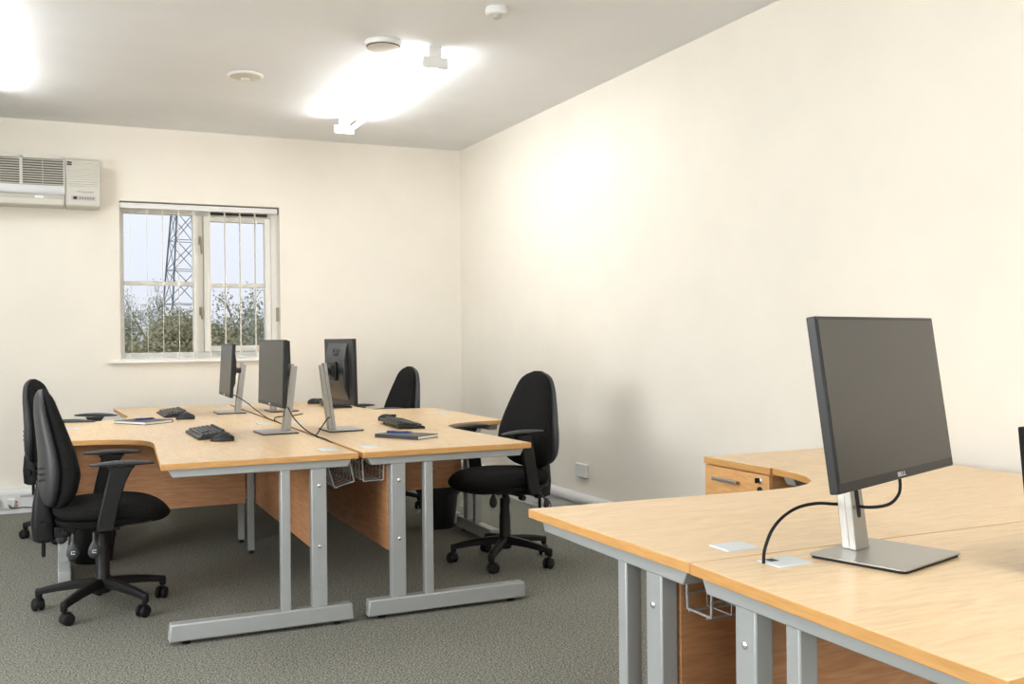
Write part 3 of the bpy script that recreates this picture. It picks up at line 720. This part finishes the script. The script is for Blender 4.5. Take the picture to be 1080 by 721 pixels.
rnd('round white ceiling valve with a dark ring, nearest the strip light', 'ceiling_vent', 'vent', 1.615, 5.14, [('rim', [(.098, -.0005), (.102, -.01), (.098, -.026), (.09, -.03)], M['white_p']), ('gap', [(.092, -.024), (.091, -.033)], M['dark']), ('disc', [(.086, -.031), (.089, -.036), (.08, -.041), (.04, -.044)], mat('vent_disc', srgb(214, 208, 196), .5))])
rnd('flat round ceiling disc left of the strip light', 'ceiling_speaker', 'speaker', 1.052, 6.11, [('rim', [(.105, -.0005), (.106, -.006), (.096, -.012)], M['white_p']), ('disc', [(.092, -.011), (.092, -.013), (.03, -.024)], mat('disc_cream', srgb(206, 198, 184), .5)), ('core', [(.028, -.022), (.022, -.03)], M['white_p'])])

# ------------------------------------------------------------------ sockets
def socket_right(name, label, y, z, w_, h_, x0, d=.012):
    o = MB().box(-d, -.0003, -w_/2, w_/2, -h_/2, h_/2)
    t = thing(name, label, 'socket', (x0, y, z), 0, 'wall sockets')
    o.build('face_plate', M['white_p'], t, bevel=.003)
    MB().box(-d-.002, -d+.001, -w_/2+.015, -w_/2+.03, h_/2-.03, h_/2-.014).build('switch', M['white_p'], t, smooth=0)
    return t
socket_right('wall_socket', 'square white blank socket plate low on the right wall', 5.765, .332, .145, .085, XR, .024)
socket_right('wall_socket', 'white socket on the right skirting trunking, nearest the camera', 5.45, .085, .15, .075, XR-.044, .014)
socket_right('wall_socket', 'white socket on the right trunking seen behind the chair levers', 6.35, .072, .15, .075, XR-.044, .010)
socket_right('wall_socket', 'white socket on the right trunking farthest towards the corner', 7.2, .072, .15, .075, XR-.044, .010)
ts = thing('wall_socket', 'white double socket with plugs on the trunking at far left', 'socket', (-.34, YB-.044, .08), 0, 'wall sockets')
MB().box(-.19, .09, -.012, -.0003, -.045, .045).build('face_plate', M['white_p'], ts, bevel=.003)
pl = MB().box(-.085, -.035, -.05, -.0125, -.03, .03).build('plug', M['white_p'], ts, bevel=.006)
pl = MB().box(.01, .058, -.05, -.0125, -.03, .03).build('plug', M['white_p'], ts, bevel=.006)
MB().box(.062, .075, -.0135, -.012, -.03, -.02).box(.062, .075, -.0135, -.012, 0, .008).build('neon', M['red'], ts, smooth=0)
ts2 = thing('wall_socket', 'white socket on the back trunking seen through the chair back bracket', 'socket', (-.07, YB-.044, .085), 0, 'wall sockets')
MB().box(-.05, .08, -.012, -.0003, -.04, .04).build('face_plate', M['white_p'], ts2, bevel=.003)
cable('black cable trailing from the plug along the back trunking', [(-.32, YB-.10, .07), (-.30, YB-.12, .05), (-.22, YB-.12, .05), (-.10, YB-.11, .035), (.1, YB-.09, .012), (.4, YB-.09, .006)], .004)
cable('black cable running off left from the far left plugs', [(-.40, YB-.10, .075), (-.46, YB-.12, .06), (-.6, YB-.12, .062), (-.9, YB-.1, .02)], .004)

# ------------------------------------------------------------------ outside
G0 = -3.2
gm = MB().box(-60, 120, YB+3, 300, G0-.3, G0); struct(gm.build('ground_outside', M['grass'], smooth=0))
def at(px, Y):      # X at distance Y for an image column, near the horizon
    d = fw+rt*((px-W_PX/2)/CF); return d.x/d.y*Y
# lattice pylon
py = thing('power_pylon', 'grey steel lattice pylon seen through the left window pane', 'pylon', (at(196, 92), 92, G0), .17)
HP = 34
def half(z): return 2.09-.076*z if z < 17.5 else .76-.3*(z-17.5)/16.5
L = MB(); levels = [0, 4.2, 7.6, 10.6, 13.2, 15.6, 17.8, 20, 22, 24, 26, 28, 30, 32, 34]
def bar(a, b, r): L.tube([a, b], r, 4)
for sx in (-1, 1):
    for sy in (-1, 1):
        L.tube([(sx*half(z), sy*half(z), z) for z in levels], .075, 4)
for z0, z1 in zip(levels, levels[1:]):
    a, b = half(z0), half(z1)
    for k in range(4):
        c0, c1 = [((-1, -1), (1, -1)), ((1, -1), (1, 1)), ((1, 1), (-1, 1)), ((-1, 1), (-1, -1))][k]
        bar((c0[0]*a, c0[1]*a, z0), (c1[0]*b, c1[1]*b, z1), .035); bar((c1[0]*a, c1[1]*a, z0), (c0[0]*b, c0[1]*b, z1), .035)
        bar((c0[0]*b, c0[1]*b, z1), (c1[0]*b, c1[1]*b, z1), .03)
L.build('lattice_tower', M['steel'], py, smooth=0)
for z, wd_ in ((17, 4.5), (22.5, 5.5), (28, 4)):
    a = MB()
    for sd in (-1, 1):
        for sy in (-1, 1):
            a.tube([(sd*half(z), sy*half(z), z), (sd*wd_, 0, z+.3)], .08, 4); a.tube([(sd*half(z+1.5), sy*half(z+1.5), z+1.5), (sd*wd_, 0, z+.3)], .07, 4)
    a.build('cross_arm', M['steel'], py, smooth=0)
# trees: bare winter branches with ivy and bushes
def tree(label, x, y, h, kind, seed, name='bare_tree'):
    rnd_ = random.Random(seed); t = thing(name, label, 'tree', (x, y, G0), 0, 'trees beyond the window')
    br = MB(); lf = MB()
    def grow(p, d, ln, r, lvl):
        pts = [p]; q = p
        for i in range(3):
            d = (d+Vector((rnd_.uniform(-.16, .16), rnd_.uniform(-.16, .16), rnd_.uniform(-.02, .14)))).normalized(); q = q+d*ln/3; pts.append(q)
        br.tube(pts, [r, r*.85, r*.7, r*.55], 5 if lvl < 2 else 3)
        if lvl >= 2 and kind > 0:
            for _ in range(kind*(16 if lvl > 2 else 10)):
                c = pts[rnd_.randint(1, 3)]+Vector([rnd_.gauss(0, .26) for _ in range(3)])
                s_ = rnd_.uniform(.035, .075)
                u = Vector([rnd_.gauss(0, 1) for _ in range(3)]).normalized(); v = u.cross(Vector([rnd_.gauss(0, 1) for _ in range(3)])).normalized()
                lf.add([tuple(c+u*s_), tuple(c+v*s_), tuple(c-u*s_), tuple(c-v*s_*.6)], [(0, 1, 2, 3)])
        if lvl < 4:
            for k in range(4 if lvl == 0 else 3):
                b = pts[rnd_.randint(1 if lvl else 2, 3)]; a = rnd_.uniform(0, 2*PI); sp_ = rnd_.uniform(.45, .95)
                nd = (d+Vector((math.cos(a)*sp_, math.sin(a)*sp_, rnd_.uniform(-.05, .35)))).normalized()
                grow(b, nd, ln*rnd_.uniform(.6, .78), r*.55, lvl+1)
    grow(Vector((0, 0, 0)), Vector((0, 0, 1)), h*.36, h*.020, 0)
    br.build('branches', M['bark'], t, smooth=0)
    if kind: lf.build('foliage', M['leaf'] if seed % 2 else M['leaf2'], t, smooth=0)
    return t
spec = [(133, 30, 5.5, 3), (143, 62, 7.3, 2), (153, 38, 5.6, 3), (163, 80, 10.6, 1), (173, 30.5, 5.3, 3), (183, 52, 6.2, 3), (190, 38.5, 5.6, 3), (197, 66, 6.9, 3), (210, 31, 5.4, 3),
        (228, 52.5, 6.9, 3), (233, 32, 5.5, 3), (243, 76, 7.6, 3), (256, 40, 5.4, 3), (262, 62, 7.4, 1), (273, 50, 7.6, 1), (281, 33, 5.8, 2)]
descr = ['leafy bush tree at the left edge of the window', 'olive tree second from the left of the window', 'low leafy tree behind the first blind vanes', 'tall bare tree with open crown in the left pane',
         'bushy tree at the foot of the pylon, left side', 'leafy tree directly beneath the pylon', 'bushy tree beneath the pylon, right side', 'leafy tree just left of the window mullion', 'leafy tree hidden behind the window mullion',
         'dense tree just right of the window mullion', 'dark bushy tree in the middle of the right pane', 'leafy tree above the far monitor', 'low leafy tree behind the gap of the right pane',
         'bare tree with thin twigs in the right pane', 'tall bare tree at the right side of the right pane', 'leafy tree behind the right end of the window frame']
for i, (px, Y_, h_, k_) in enumerate(spec):
    tree(descr[i], at(px, Y_), Y_, h_*.98, k_, 11+i)
